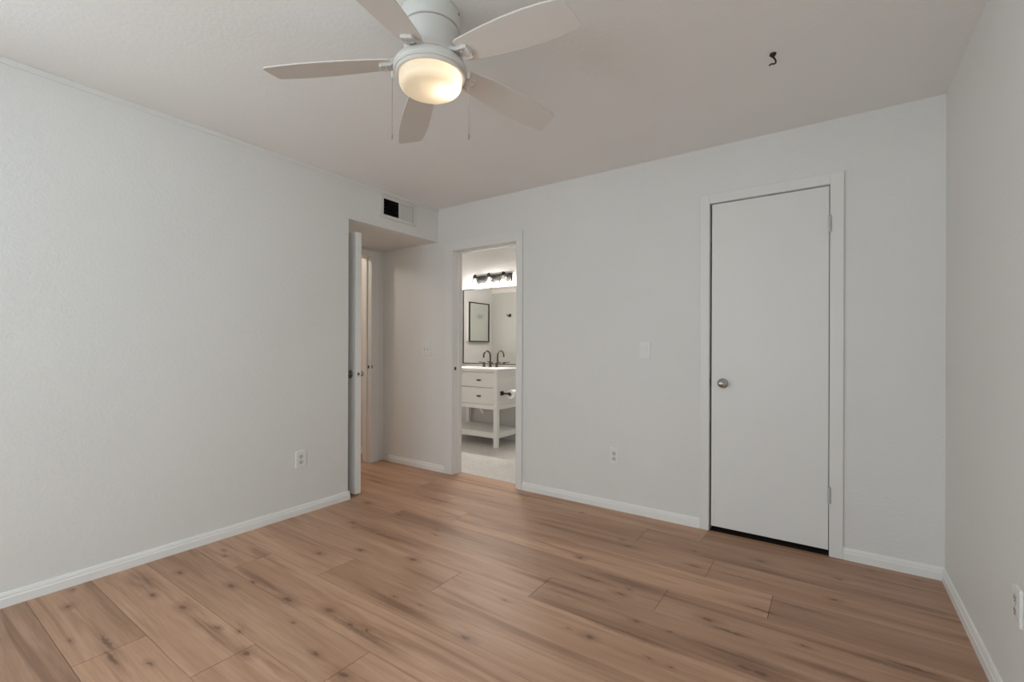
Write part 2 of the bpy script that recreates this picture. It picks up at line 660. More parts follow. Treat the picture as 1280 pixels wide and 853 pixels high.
plank_quad(CX0 - 0.001, XR, 0.46 + 11 * ROW, YB - 0.001, (0.37, 0.61, 0.25))
for row in range(-12, 16):
    ya = 0.46 + (row - 1) * ROW
    yb = ya + ROW
    xa_lim, xb_lim = -5.2, 0.5
    if ya > 3.13:
        continue
    if row == 12:
        yb = 3.238
    base = known.get(row, rnd.uniform(-2, 0))
    k0 = math.floor((xa_lim - base) / PL)
    x = base + k0 * PL
    while x < xb_lim:
        a, b_ = max(x, xa_lim), min(x + PL, xb_lim)
        if b_ - a > 0.01 and yb > YB + 0.005:       # the planks stop short of the closet
            b_ = min(b_, CX0 - 0.001)
        if b_ - a > 0.01:
            tn = rnd.uniform(0.30, 0.75)
            for (r_, xx), t_ in TONE.items():
                if r_ == row and abs(xx - x) < 0.06:
                    tn = t_
            plank_quad(a, b_, ya, yb, (rnd.random(), rnd.random(), tn))
        x += PL
me = bpy.data.meshes.new('floor')
fb.to_mesh(me)
fb.free()
me.materials.append(MATS['oak_planks'])
floor = bpy.data.objects.new('floor', me)
COL.objects.link(floor)
tag(floor, 'light brown knotty oak plank floor running across the room', 'floor', kind='structure')
struct('floor_base', MB().box((-5.2, -2.4, -0.08), (0.5, 3.95, -0.003)), 'grout_dark', 'dark underlay seen in the seams between the oak planks', 'floor')
struct('floor_bathroom', MB().box((BL - 0.02, 3.2385, -0.08), (-1.98, BW + 0.02, 0.001)), 'herringbone_tile',
       'pale herringbone tile floor of the bathroom', 'floor')

# ------------------------------------------------------------------ ceiling and walls
struct('ceiling', MB().box((-5.4, -2.4, H), (0.7, 5.0, H + 0.1)), 'ceiling_paint', 'flat off-white textured ceiling above the room', 'ceiling')
w = MB()
w.box((XL - 0.12, YR - 0.12, -0.05), (XL, -1.90, H))
w.box((XL - 0.12, -0.40, -0.05), (XL, YN, H))
w.box((XL - 0.12, -1.90, -0.05), (XL, -0.40, 0.82))
w.box((XL - 0.12, -1.90, 2.08), (XL, -0.40, H))
w.box((-3.91, YN - 0.12, -0.05), (XL - 0.12, YN, H))
struct('wall_left', w, 'wall_paint', 'long blank off-white wall on the left with one outlet', 'wall')
w = MB()
WY0, WY1, WZ0, WZ1 = -1.70, -0.20, 0.82, 2.08
w.box((XR, YR - 0.12, -0.05), (XR + 0.12, WY0, H))
w.box((XR, WY1, -0.05), (XR + 0.12, YB + 0.12, H))
w.box((XR, WY0, -0.05), (XR + 0.12, WY1, WZ0))
w.box((XR, WY0, WZ1), (XR + 0.12, WY1, H))
struct('wall_right', w, 'wall_paint', 'off-white wall at the right edge of the photo', 'wall')
w = MB()
w.box((-3.91, YB, -0.05), (BX0, YT, H))
w.box((BX0, YB, BZ), (BX1, YT, H))
w.box((BX1, YB, -0.05), (CX0, YT, H))
w.box((CX0, YB, CZ), (CX1, YT, H))
w.box((CX1, YB, -0.05), (XR, YT, H))
struct('wall_back', w, 'wall_paint', 'off-white wall with the bathroom opening and the closet door', 'wall')
# wall behind the camera
RX0, RX1, RZ0, RZ1 = -2.50, -0.30, 0.62, 2.08
w = MB()
w.box((XL, YR - 0.12, -0.05), (RX0, YR, H))
w.box((RX1, YR - 0.12, -0.05), (XR, YR, H))
w.box((RX0, YR - 0.12, -0.05), (RX1, YR, RZ0))
w.box((RX0, YR - 0.12, RZ1), (RX1, YR, H))
struct('wall_rear', w, 'wall_paint', 'off-white wall behind the photographer', 'wall')
w = MB()
w.box((-3.91, HY1, -0.05), (XN, YB, H))
w.box((-3.91, YN, HZ), (XN, HY1, H))
w.box((-3.91, YN, -0.05), (XN, HY0, HZ))
struct('wall_nook', w, 'wall_paint', 'short wall of the entry nook around the hallway opening', 'wall')
# soffit above the nook, open where the register sits
VY0, VY1, VZ0, VZ1 = 2.478, 2.828, 2.243, 2.382
w = MB()
w.box((XN, YN, ZS), (XL - 0.015, YB, ZS + 0.02))
w.box((XL - 0.015, YN, ZS), (XL, YB, VZ0))
w.box((XL - 0.015, YN, VZ1), (XL, YB, H))
w.box((XL - 0.015, YN, VZ0), (XL, VY0, VZ1))
w.box((XL - 0.015, VY1, VZ0), (XL, YB, VZ1))
struct('wall_soffit', w, 'wall_paint', 'lowered soffit box above the entry nook holding the air vent', 'wall')
# hallway beyond the nook
w = MB()
w.box((-5.32, 3.2, -0.05), (-3.91, YT, H))
w.box((-5.32, 0.98, -0.05), (-5.2, 3.2, H))
w.box((-5.2, 0.98, -0.05), (-3.91, 1.10, H))
w.box((-3.91, 1.10, -0.05), (-3.83, YN - 0.12, H))
struct('wall_hallway', w, 'hall_paint', 'warmly lit beige hallway wall seen past the open door', 'wall')
# bathroom shell
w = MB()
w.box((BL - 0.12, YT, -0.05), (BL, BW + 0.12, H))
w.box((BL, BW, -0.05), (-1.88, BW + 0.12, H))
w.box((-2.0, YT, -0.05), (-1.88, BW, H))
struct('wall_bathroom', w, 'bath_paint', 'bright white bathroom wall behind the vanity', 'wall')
w = MB()
w.box((-1.02, YT, -0.05), (-0.95, 4.0, H))
w.box((0.35, YT, -0.05), (0.42, 4.0, H))
w.box((-1.02, 4.0, -0.05), (0.42, 4.07, H))
struct('wall_closet', w, 'closet_shade', 'closet interior painted dark as shade behind the closed white door', 'wall')

# baseboards
BASE = [(0, 0), (0.013, 0), (0.013, 0.038), (0.010, 0.043), (0.0095, 0.052), (0.006, 0.062), (0, 0.064)]
struct('baseboard_left', MB().sweep(BASE, (XL, YR, 0), (XL, YN + 0.012, 0), (1, 0, 0)), 'base_paint',
       'white baseboard along the foot of the long left wall', 'baseboard')
struct('baseboard_right', MB().sweep(BASE, (XR, YR, 0), (XR, YB, 0), (-1, 0, 0)), 'base_paint',
       'white baseboard along the foot of the right wall', 'baseboard')
m = MB()
m.sweep(BASE, (XN + 0.10, YB, 0), (BX0 - 0.098, YB, 0), (0, -1, 0))
m.sweep(BASE, (BX1 + 0.062, YB, 0), (CX0 - 0.058, YB, 0), (0, -1, 0))
m.sweep(BASE, (CX1 + 0.064, YB, 0), (XR, YB, 0), (0, -1, 0))
struct('baseboard_back', m, 'base_paint', 'white baseboard along the wall with the closet door', 'baseboard')
struct('baseboard_rear', MB().sweep(BASE, (XL, YR, 0), (XR, YR, 0), (0, 1, 0)), 'base_paint',
       'white baseboard along the wall behind the photographer', 'baseboard')
struct('baseboard_hallway', MB().sweep(BASE, (-5.2, 3.2, 0), (-3.91, 3.2, 0), (0, -1, 0)), 'base_paint',
       'white baseboard of the hallway seen past the open door', 'baseboard')
struct('baseboard_bathroom', MB().sweep(BASE, (BL, BW, 0), (-2.0, BW, 0), (0, -1, 0)), 'base_paint',
       'white baseboard behind the bathroom vanity', 'baseboard')

# thin caulked strip where the left wall and soffit meet the ceiling
struct('trim_1', MB().box((XL - 0.001, YR, H - 0.028), (XL + 0.006, YB, H), 0.002), 'wall_paint',
       'thin painted strip between the left wall and the ceiling', 'trim')


def casing(name, x0, x1, ztop, wl, wr, wt, label, depth=0.115, yf=YB):
    """flat door casing and jamb lining of an opening in the back wall"""
    m = MB()
    t = 0.016
    m.box((x0 - wl, yf - t, 0), (x0, yf, ztop + wt), 0.004)
    m.box((x1, yf - t, 0), (x1 + wr, yf, ztop + wt), 0.004)
    m.box((x0 - 0.002, yf - t, ztop), (x1 + 0.002, yf, ztop + wt), 0.004)
    m.box((x0 - 0.012, yf - 0.002, 0), (x0 + 0.001, yf + depth, ztop))
    m.box((x1 - 0.001, yf - 0.002, 0), (x1 + 0.012, yf + depth, ztop))
    m.box((x0, yf - 0.002, ztop - 0.001), (x1, yf + depth, ztop + 0.012))
    return struct(name, m, 'trim_paint', label, 'door trim')


bath_trim = casing('trim_2', BX0, BX1, BZ - 0.012, 0.098, 0.060, 0.085, 'white door casing around the open bathroom doorway')
closet_trim = casing('trim_3', CX0, CX1, CZ, 0.058, 0.064, 0.062, 'white door casing around the closed closet door')
m = MB()
m.box((BX0 + 0.001, YB + 0.055, 0), (BX0 + 0.013, YB + 0.085, BZ - 0.013), 0.002)
m.box((BX0 + 0.001, YB + 0.055, BZ - 0.025), (BX1 - 0.001, YB + 0.085, BZ - 0.013), 0.002)
obj('door_stop', m, 'trim_paint', bath_trim)
m = MB().box((BX0 + 0.0012, YB + 0.014, 0.948), (BX0 + 0.003, YB + 0.036, 0.978), 0.0005)
s = obj('strike_plate', m, 'bronze', bath_trim)
s['label'] = 'dark metal strike plate on the left jamb'
m = MB()
m.box((XN, HY1, 0), (XN + 0.014, HY1 + 0.092, HZ + 0.055), 0.004)
m.box((XN, YN + 0.001, HZ), (XN + 0.014, HY1 + 0.002, HZ + 0.055), 0.004)
m.box((-3.91, HY1 - 0.001, 0), (XN + 0.001, HY1 + 0.01, HZ))
m.box((-3.91, HY0 - 0.01, 0), (XN + 0.001, HY0 + 0.001, HZ))
m.box((-3.91, HY0, HZ - 0.001), (XN + 0.001, HY1, HZ + 0.01))
m.box((-3.86, HY1 - 0.013, 0), (-3.835, HY1, HZ))
hall_trim = struct('trim_4', m, 'trim_paint', 'white door casing around the hallway opening in the nook', 'door trim')
m = MB().box((XN - 0.036, HY1 - 0.003, 0.942), (XN - 0.016, HY1 - 0.0008, 0.972), 0.0005)
m.box((XN + 0.0135, HY1 + 0.002, 0.945), (XN + 0.0155, HY1 + 0.014, 0.975), 0.0005)
s = obj('strike_plate', m, 'bronze', hall_trim)
s['label'] = 'dark metal strike plate on the hallway jamb'

# unseen window added in the right wall to let daylight in
wn = thing('added_window_1', 'added, unseen wide white framed window in the right wall beside the photographer', 'window', (XR + 0.06, (WY0 + WY1) / 2, WZ0), kind='structure')
m = MB()
WYM = (WY0 + WY1) / 2
for (a, b_) in (((WY0, WZ0), (WY0 + 0.05, WZ1)), ((WY1 - 0.05, WZ0), (WY1, WZ1)), ((WY0, WZ0), (WY1, WZ0 + 0.05)),
                ((WY0, WZ1 - 0.05), (WY1, WZ1)), ((WYM - 0.025, WZ0), (WYM + 0.025, WZ1))):
    m.box((XR + 0.04, a[0], a[1]), (XR + 0.09, b_[0], b_[1]), 0.004)
obj('window_frame', m, 'trim_paint', wn)
for (a, b_) in ((WY0 + 0.05, WYM - 0.025), (WYM + 0.025, WY1 - 0.05)):
    obj('window_pane', MB().box((XR + 0.062, a, WZ0 + 0.05), (XR + 0.066, b_, WZ1 - 0.05)), 'window_glass', wn)
obj('window_sill', MB().box((XR - 0.03, WY0 - 0.04, WZ0 - 0.025), (XR + 0.04, WY1 + 0.04, WZ0), 0.004), 'trim_paint', wn)


wn = thing('added_window_2', 'added, unseen white framed window in the wall behind the photographer', 'window', ((RX0 + RX1) / 2, YR - 0.06, RZ0), kind='structure')
m = MB()  # window added behind the camera as the main way in for daylight
RXM = (RX0 + RX1) / 2
for (a, b_) in (((RX0, RZ0), (RX0 + 0.05, RZ1)), ((RX1 - 0.05, RZ0), (RX1, RZ1)), ((RX0, RZ0), (RX1, RZ0 + 0.05)),
                ((RX0, RZ1 - 0.05), (RX1, RZ1)), ((RXM - 0.025, RZ0), (RXM + 0.025, RZ1))):
    m.box((a[0], YR - 0.09, a[1]), (b_[0], YR - 0.04, b_[1]), 0.004)
obj('window_frame', m, 'trim_paint', wn)
for (a, b_) in ((RX0 + 0.05, RXM - 0.025), (RXM + 0.025, RX1 - 0.05)):
    obj('window_pane', MB().box((a, YR - 0.066, RZ0 + 0.05), (b_, YR - 0.062, RZ1 - 0.05)), 'window_glass', wn)
obj('window_sill', MB().box((RX0 - 0.04, YR - 0.04, RZ0 - 0.025), (RX1 + 0.04, YR + 0.03, RZ0), 0.004), 'trim_paint', wn)


LY0, LY1, LZ0, LZ1 = -1.90, -0.40, 0.82, 2.08  # window added out of view on the left to brighten the right wall
wn = thing('added_window_3', 'added, unseen white framed window in the left wall behind the photographer', 'window', (XL - 0.06, (LY0 + LY1) / 2, LZ0), kind='structure')
m = MB()
LYM = (LY0 + LY1) / 2
for (a, b_) in (((LY0, LZ0), (LY0 + 0.05, LZ1)), ((LY1 - 0.05, LZ0), (LY1, LZ1)), ((LY0, LZ0), (LY1, LZ0 + 0.05)),
                ((LY0, LZ1 - 0.05), (LY1, LZ1)), ((LYM - 0.025, LZ0), (LYM + 0.025, LZ1))):
    m.box((XL - 0.09, a[0], a[1]), (XL - 0.04, b_[0], b_[1]), 0.004)
obj('window_frame', m, 'trim_paint', wn)
for (a, b_) in ((LY0 + 0.05, LYM - 0.025), (LYM + 0.025, LY1 - 0.05)):
    obj('window_pane', MB().box((XL - 0.066, a, LZ0 + 0.05), (XL - 0.062, b_, LZ1 - 0.05)), 'window_glass', wn)
obj('window_sill', MB().box((XL - 0.04, LY0 - 0.04, LZ0 - 0.025), (XL + 0.03, LY1 + 0.04, LZ0), 0.004), 'trim_paint', wn)


# ------------------------------------------------------------------ doors
def knob_shape(mb, c, out, proj=0.058, r=0.026, rose=0.031):
    """round knob on a rose, projecting along out ('-Y', '+Y')"""
    s_ = -1 if out == '-Y' else 1
    prof = [(rose, 0), (rose, 0.004), (rose * 0.86, 0.008), (0.012, 0.010), (0.0105, 0.022)]
    k = proj - 0.022
    for i in range(9):
        t = i / 8
        a = -math.pi / 2 + 0.45 + t * (math.pi - 0.45)
        prof.append((max(0.0, r * math.cos(a)), 0.022 + k * (0.5 + 0.5 * math.sin(a))))
    prof[-1] = (0.0, proj)
    mb.lathe([(p, s_ * q) for p, q in prof], c, 'Y', 32)
    return mb


d1 = thing('door_1', 'plain flat white closet door with a round nickel knob', 'door', (CX1, YB, 0), kind='structure')
obj('door_slab', MB().box((CX0 + 0.012, YB - 0.006, 0.033), (CX1 - 0.004, YB + 0.030, CZ - 0.007), 0.002), 'door_paint', d1)
kb = obj('door_knob', knob_shape(MB(), (-0.563, YB - 0.006, 0.940), '-Y'), 'satin_nickel', d1, 40)
kb['label'] = 'round satin nickel knob'
obj('keyhole', MB().lathe([(0.006, 0), (0.006, -0.0015), (0, -0.002)], (-0.563, YB - 0.064, 0.940), 'Y', 16), 'hinge_metal', kb)
for z in (1.855, 0.340):
    m = MB()
    for k in range(5):
        z0 = z - 0.044 + k * 0.0178
        m.lathe([(0.0062, 0.0004), (0.0062, 0.0174)], (CX1 - 0.001, YB - 0.0215, z0), 'Z', 14)
    m.box((CX1 - 0.005, YB - 0.0190, z - 0.044), (CX1 + 0.009, YB - 0.0150, z + 0.044), 0.0005)
    m.lathe([(0.004, 0), (0.0075, 0.002), (0.004, 0.007)], (CX1 - 0.001, YB - 0.0215, z + 0.045), 'Z', 14)
    obj('hinge', m, 'hinge_paint', d1, 40)
obj('latch', MB().box((CX0 + 0.002, YB - 0.004, 0.925), (CX0 + 0.012, YB + 0.010, 0.965), 0.001), 'black_metal', d1)

DX0, DX1, DY0, DY1 = -3.785, -3.032, 2.240, 2.292
d2 = thing('door_2', 'white entry door standing open into the nook, seen edge-on', 'door', (DX0, DY0, 0), kind='structure')
obj('door_slab', MB().box((DX0, DY0, 0.014), (DX1, DY1, 2.052), 0.002), 'door_paint', d2)
for yy, out in ((DY0, '-Y'), (DY1, '+Y')):
    k = obj('door_knob', knob_shape(MB(), (DX1 - 0.062, yy, 0.945), out, 0.060 if out == '-Y' else 0.066, 0.025, 0.031), 'satin_nickel', d2, 40)
m = MB().box((DX1 - 0.001, (DY0 + DY1) / 2 - 0.011, 0.928), (DX1 + 0.0010, (DY0 + DY1) / 2 + 0.011, 0.966), 0.0004)
obj('latch_plate', m, 'plastic_grey', d2)
m = MB().box((DX1, (DY0 + DY1) / 2 - 0.006, 0.938), (DX1 + 0.008, (DY0 + DY1) / 2 + 0.006, 0.956), 0.002)
obj('latch', m, 'bronze', d2)
for z in (1.80, 1.03, 0.25):
    m = MB().lathe([(0.006, -0.045), (0.006, 0.045)], (DX0 - 0.001, DY1 + 0.004, z), 'Z', 12)
    obj('hinge', m, 'hinge_metal', d2, 40)

# bathroom door to the hallway, seen in the mirror
d3 = thing('door_3', 'white bathroom side door seen only in the vanity mirror', 'door', (-4.70, YT, 0), kind='structure')
obj('door_slab', MB().box((-4.722, YT - 0.004, 0.012), (-4.02, YT + 0.010, 2.055), 0.002), 'dimmed_door_paint', d3)
m = MB()
m.box((-4.02, YT, 0), (-3.955, YT + 0.018, 2.12), 0.004)
m.box((-4.729, YT, 2.058), (-4.02, YT + 0.018, 2.12), 0.004)
obj('door_frame', m, 'trim_paint', d3)
m = MB()
hk = thing('robe_hook', 'small black double robe hook on the door reflected in the mirror', 'hook', (-4.36, YT + 0.010, 1.68))
obj('base', MB().box((-4.385, YT + 0.010, 1.655), (-4.335, YT + 0.018, 1.705), 0.002), 'black_metal', hk)
for sx in (-1, 1):
    obj('prong', MB().tube([(-4.36 + sx * 0.008, YT + 0.014, 1.67), (-4.36 + sx * 0.018, YT + 0.045, 1.667),
                            (-4.36 + sx * 0.024, YT + 0.062, 1.68), (-4.36 + sx * 0.026, YT + 0.064, 1.70)], 0.006), 'black_metal', hk, 60)

# ------------------------------------------------------------------ ceiling fan
FX, FY = -1.272, 1.275
fan = thing('ceiling_fan', 'white five-blade hugger ceiling fan with a lit frosted bowl', 'ceiling fan', (FX, FY, H))
m = MB().lathe([(0.104, 0), (0.112, -0.002), (0.114, -0.010), (0.114, -0.058), (0.111, -0.063), (0.104, -0.064)], (FX, FY, H), 'Z', 64)
cano = obj('canopy', m, 'fan_white', fan, 35)
for a in (20, 110, 200, 290):
    t = math.radians(a)
    m = MB().lathe([(0.0055, 0), (0.0055, 0.002), (0.003, 0.004), (0, 0.004)], (0, 0, 0), 'X', 10)
    bmesh.ops.rotate(m.bm, verts=m.bm.verts[:], cent=(0, 0, 0), matrix=Matrix.Rotation(t, 3, 'Z'))
    bmesh.ops.translate(m.bm, verts=m.bm.verts[:], vec=(FX + 0.1135 * math.cos(t), FY + 0.1135 * math.sin(t), H - 0.018))
    obj('screw', m, 'hinge_metal', cano)
m = MB().lathe([(0.100, H - 0.064), (0.106, H - 0.067), (0.107, H - 0.072), (0.1045, H - 0.10), (0.101, H - 0.145),
                (0.103, H - 0.158), (0.108, H - 0.168), (0.108, H - 0.178), (0.090, H - 0.183)], (FX, FY, 0), 'Z', 64)
obj('motor_housing', m, 'fan_white', fan, 35)
m = MB().lathe([(0.088, 2.258), (0.108, 2.256), (0.124, 2.250), (0.135, 2.241), (0.1395, 2.231), (0.140, 2.222), (0.1375, 2.218),
                (0.1375, 2.211), (0.136, 2.209), (0.132, 2.209), (0.1315, 2.201), (0.129, 2.198), (0.1215, 2.198), (0.118, 2.203), (0.10, 2.206)],
               (FX, FY, 0), 'Z', 72)
obj('light_fitter', m, 'fan_white', fan, 30)
prof = [(0.1180, 2.204), (0.1190, 2.194), (0.1185, 2.178)]
for i in range(1, 9):
    t = i / 8 * math.pi / 2
    prof.append((0.092 + 0.0265 * math.cos(t), 2.174 - 0.025 * math.sin(t)))
prof += [(0.07, 2.1465), (0.035, 2.1450), (0.0, 2.1445)]
m = MB().lathe(prof, (FX, FY, 0), 'Z', 72, cap=False)
bowl = obj('glass_bowl', m, 'frosted_bowl', fan, 60)
bowl['label'] = 'lit frosted glass bowl'
obj('bulb', MB().sphere((FX + 0.047, FY + 0.04, 2.186), 0.0125, (1, 1, 1.2)), 'fan_bulb', fan, 60)

# blade outline: distance from the axis, half-widths on the two sides
BR = [(0.150, 0.044), (0.165, 0.050), (0.22, 0.056), (0.30, 0.064), (0.38, 0.069), (0.46, 0.070), (0.53, 0.066), (0.575, 0.061)]


def blade_pt(ang, r, w_, t):
    """point of a blade: r along it, w across it (counter-clockwise), t above its underside"""
    droop = 2.246 - (r - 0.15) * 0.098
    er = Vector((math.cos(ang), math.sin(ang), 0))
    et = Vector((-math.sin(ang), math.cos(ang), 0))
    return Vector((FX, FY, 0)) + er * r + et * w_ * math.cos(0.21) + Vector((0, 0, droop - w_ * math.sin(0.21) + t))


for i, deg in enumerate((0.5, 72.2, 144.5, 216.3, 288.4)):
    a = math.radians(deg)
    out = [(r, -w_) for r, w_ in BR] + [(0.588, -0.059), (0.596, -0.054), (0.600, -0.045), (0.608, 0.0), (0.612, 0.040), (0.611, 0.050), (0.604, 0.057), (0.592, 0.060)] + [(r, w_) for r, w_ in BR[::-1]]
    m = MB().prism(out, lambda x, y, s_: blade_pt(a, x, y, 0.0055 * s_))
    obj('blade', m, 'blade_white', fan)
    # blade iron: arm from the motor and a plate under the blade root
    m = MB()
    arm = [(0.085, -0.024), (0.120, -0.023), (0.150, -0.025), (0.183, -0.027), (0.192, -0.022), (0.194, 0.0),
           (0.192, 0.022), (0.183, 0.027), (0.150, 0.025), (0.120, 0.023), (0.085, 0.024)]

    def iron(x, y, s_):
        p = blade_pt(a, x, y, -0.0135 + 0.013 * s_)
        if x < 0.13:
            p.z = 2.252 + 0.014 * s_
        return p
    m.prism(arm, iron)
    for (rx, wy) in ((0.165, -0.013), (0.165, 0.013), (0.19, 0.0)):
        p = blade_pt(a, rx, wy, -0.0135)
        m.lathe([(0.0045, 0), (0.0045, -0.0015), (0, -0.003)], p, 'Z', 10)
    obj('blade_iron', m, 'fan_white', fan)
for sgn, zb in ((-1, 1.962), (1, 1.962)):
    px_, py_ = FX + sgn * 0.1475 * right.x, FY + sgn * 0.1475 * right.y
    m = MB()
    m.tube([(px_, py_, 2.205), (px_, py_, zb + 0.02)], 0.0011, 6)
    m.lathe([(0.0, 0.024), (0.0022, 0.02), (0.0030, 0.010), (0.0026, 0), (0, 0)], (px_, py_, zb), 'Z', 10)
    pc = obj('pull_chain', m, 'chain_metal', fan)
    m = MB().lathe([(0.0055, 2.222), (0.0055, 2.205), (0.003, 2.198), (0, 2.198)], (px_, py_, 0), 'Z', 12)
    obj('chain_socket', m, 'fan_white', pc, 40)

# ------------------------------------------------------------------ ceiling hook
hook = thing('ceiling_hook', 'small black curled hook screwed into the ceiling', 'hook', (-0.217, 2.302, H))
m = MB().lathe([(0.013, 0.0), (0.013, -0.003), (0.010, -0.008), (0.004, -0.016), (0, -0.016)], (-0.215, 2.285, H), 'Z', 20)
obj('base', m, 'black_metal', hook, 40)


def hk_pt(u_, d_):
    return Vector((-0.215, 2.285, H - d_)) + Vector((right.x, right.y, 0)) * u_


pts = [hk_pt(-0.014, 0.006), hk_pt(-0.008, 0.010), hk_pt(0.002, 0.016), hk_pt(0.009, 0.024), hk_pt(0.0125, 0.032), hk_pt(0.012, 0.039),
       hk_pt(0.006, 0.044), hk_pt(-0.003, 0.044), hk_pt(-0.010, 0.046), hk_pt(-0.016, 0.052)]
obj('hook_wire', MB().tube(pts, 0.0042, 10, 0.003), 'black_metal', hook, 60)

# ------------------------------------------------------------------ air vent
vent = thing('air_vent', 'white two-way air register in the soffit, its left half open and dark', 'air vent', (XL, (VY0 + VY1) / 2, VZ0))
f0, f1, g0, g1 = 2.452, 2.854, 2.218, 2.406
m = MB()
m.box((XL, f0, g0), (XL + 0.011, VY0 + 0.012, g1), 0.002)
m.box((XL, VY1 - 0.010, g0), (XL + 0.011, f1, g1), 0.002)
m.box((XL, VY0 + 0.010, g0), (XL + 0.011, VY1, VZ0 + 0.003), 0.002)
m.box((XL, VY0 + 0.010, VZ1 - 0.006), (XL + 0.011, VY1, g1), 0.002)
m.box((XL, 2.653, VZ0), (XL + 0.006, 2.672, VZ1), 0.0015)
obj('frame', m, 'vent_paint', vent)
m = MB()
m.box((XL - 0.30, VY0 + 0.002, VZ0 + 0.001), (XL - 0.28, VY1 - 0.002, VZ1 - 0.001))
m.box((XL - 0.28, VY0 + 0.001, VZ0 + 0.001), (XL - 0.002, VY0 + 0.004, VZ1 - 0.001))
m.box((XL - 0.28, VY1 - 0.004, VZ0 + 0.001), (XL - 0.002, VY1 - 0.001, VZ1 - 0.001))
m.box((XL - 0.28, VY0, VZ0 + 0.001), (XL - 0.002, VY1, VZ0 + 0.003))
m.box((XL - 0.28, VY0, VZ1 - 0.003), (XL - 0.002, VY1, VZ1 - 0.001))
d_ = obj('duct', m, 'duct_shade', vent)
d_['label'] = 'inside of the duct, coloured black as shade'


def fins(y0, y1, n, ang, wd):
    m = MB()
    for i in range(n):
        y = y0 + (i + 0.5) * (y1 - y0) / n
        m.box((XL - 0.001 - wd / 2, y - 0.0006, VZ0 + 0.002), (XL - 0.001 + wd / 2, y + 0.0006, VZ1 - 0.004))
        vs = m.bm.verts[-8:]
        bmesh.ops.rotate(m.bm, verts=vs, cent=(XL - 0.001, y, 0), matrix=Matrix.Rotation(ang, 3, 'Z'))
    return m


obj('louvre', fins(VY0 + 0.013, 2.653, 12, math.radians(-40), 0.018), 'duct_shade', vent)  # left fins of the white register coloured as dark as the duct's shade
obj('louvre', fins(2.672, VY1 - 0.010, 9, math.radians(58), 0.0115), 'vent_paint', vent)
m = MB()
for i in range(5):
    z = VZ0 + 0.018 + i * 0.026
    m.box((XL - 0.028, VY0 + 0.006, z), (XL - 0.014, 2.660, z + 0.002))
obj('cross_bar', m, 'hinge_metal', vent)


# ------------------------------------------------------------------ outlets and switches (front faces -Y in their own frame)
def rounded_rect(w_, h_, r, n=5):
    pts = []
    for cx_, cy_, a0 in ((w_ / 2 - r, h_ / 2 - r, 0), (-w_ / 2 + r, h_ / 2 - r, 90), (-w_ / 2 + r, -h_ / 2 + r, 180), (w_ / 2 - r, -h_ / 2 + r, 270)):
        for i in range(n + 1):
            t = math.radians(a0 + 90 * i / n)
            pts.append((cx_ + r * math.cos(t), cy_ + r * math.sin(t)))
    return pts


def plate_mb(w_, h_, d=0.0065):
    m = MB()
    m.prism(rounded_rect(w_, h_, 0.006), lambda x, y, s_: Vector((x * (1 - 0.05 * s_), -d * s_, y * (1 - 0.035 * s_))))
    return m


def screw_mb(x, z):
    return MB().lathe([(0.0032, 0), (0.0032, -0.001), (0.002, -0.0016), (0, -0.0016)], (x, -0.006, z), 'Y', 12)


def make_outlet(label, loc, rotz):
    t = thing('wall_outlet', label, 'electrical outlet', loc, rotz, 'wall outlets')
    obj('cover_plate', plate_mb(0.073, 0.117), 'plastic_white', t, 30, world=False)
    for z in (0.0195, -0.0195):
        m = MB()
        o2 = [(0.017 * math.cos(k * math.pi / 12), max(-0.0125, min(0.0125, 0.017 * math.sin(k * math.pi / 12)))) for k in range(24)]
        m.prism(o2, lambda x, y, s_: Vector((x, -0.006 - 0.0022 * s_, z + y)))
        rc = obj('receptacle', m, 'plastic_grey', t, world=False)
        m = MB()
        m.box((-0.0075, -0.0088, z - 0.001), (-0.0052, -0.0080, z + 0.0085))
        m.box((0.0052, -0.0088, z + 0.0005), (0.0075, -0.0080, z + 0.0080))
        m.lathe([(0.0028, -0.0080), (0.0028, -0.0088)], (0, 0, z - 0.0062), 'Y', 12)
        obj('slots', m, 'slot_dark', rc, world=False)
    obj('screw', screw_mb(0, 0), 'hinge_metal', t, world=False)
    return t


out0 = make_outlet('white duplex outlet low on the back wall, beside the bathroom doorway', (-1.281, YB, 0.383), 0)
dup(out0, (XL, 1.785, 0.380), math.pi / 2, 'white duplex outlet low on the long left wall')
dup(out0, (XR, 2.025, 0.384), -math.pi / 2, 'white duplex outlet on the right wall, cut by the photo edge')

t = thing('light_switch', 'single white rocker switch between bathroom doorway and closet door', 'light switch', (-1.062, YB, 1.142), 0, 'wall switches')
obj('cover_plate', plate_mb(0.073, 0.117), 'plastic_white', t, 30, world=False)
m = MB().prism([(0, -0.033), (0.0022, -0.033), (0.0050, 0.033), (0, 0.033)],
               lambda x, y, s_: Vector((-0.0165 + 0.033 * s_, -0.006 - x, y)))
obj('rocker', m, 'plastic_white', t, world=False)
for z in (0.048, -0.048):
    obj('screw', screw_mb(0, z), 'plastic_white', t, world=False)

t = thing('light_switch', 'double white toggle switch plate in the nook, left of the bathroom doorway', 'light switch', (-3.165, YB, 1.136), 0, 'wall switches')
obj('cover_plate', plate_mb(0.122, 0.117), 'plastic_white', t, 30, world=False)
for x in (-0.023, 0.023):
    m = MB().box((-0.0045 + x, -0.018, 0.000), (0.0045 + x, -0.004, 0.009), 0.0015, rot=Matrix.Rotation(math.radians(-25), 3, 'X'))
    m.box((-0.006 + x, -0.0068, -0.012), (0.006 + x, -0.0058, 0.012))
    obj('toggle', m, 'plastic_grey', t, world=False)
    for z in (0.030, -0.030):
        obj('screw', screw_mb(x, z), 'hinge_metal', t, world=False)

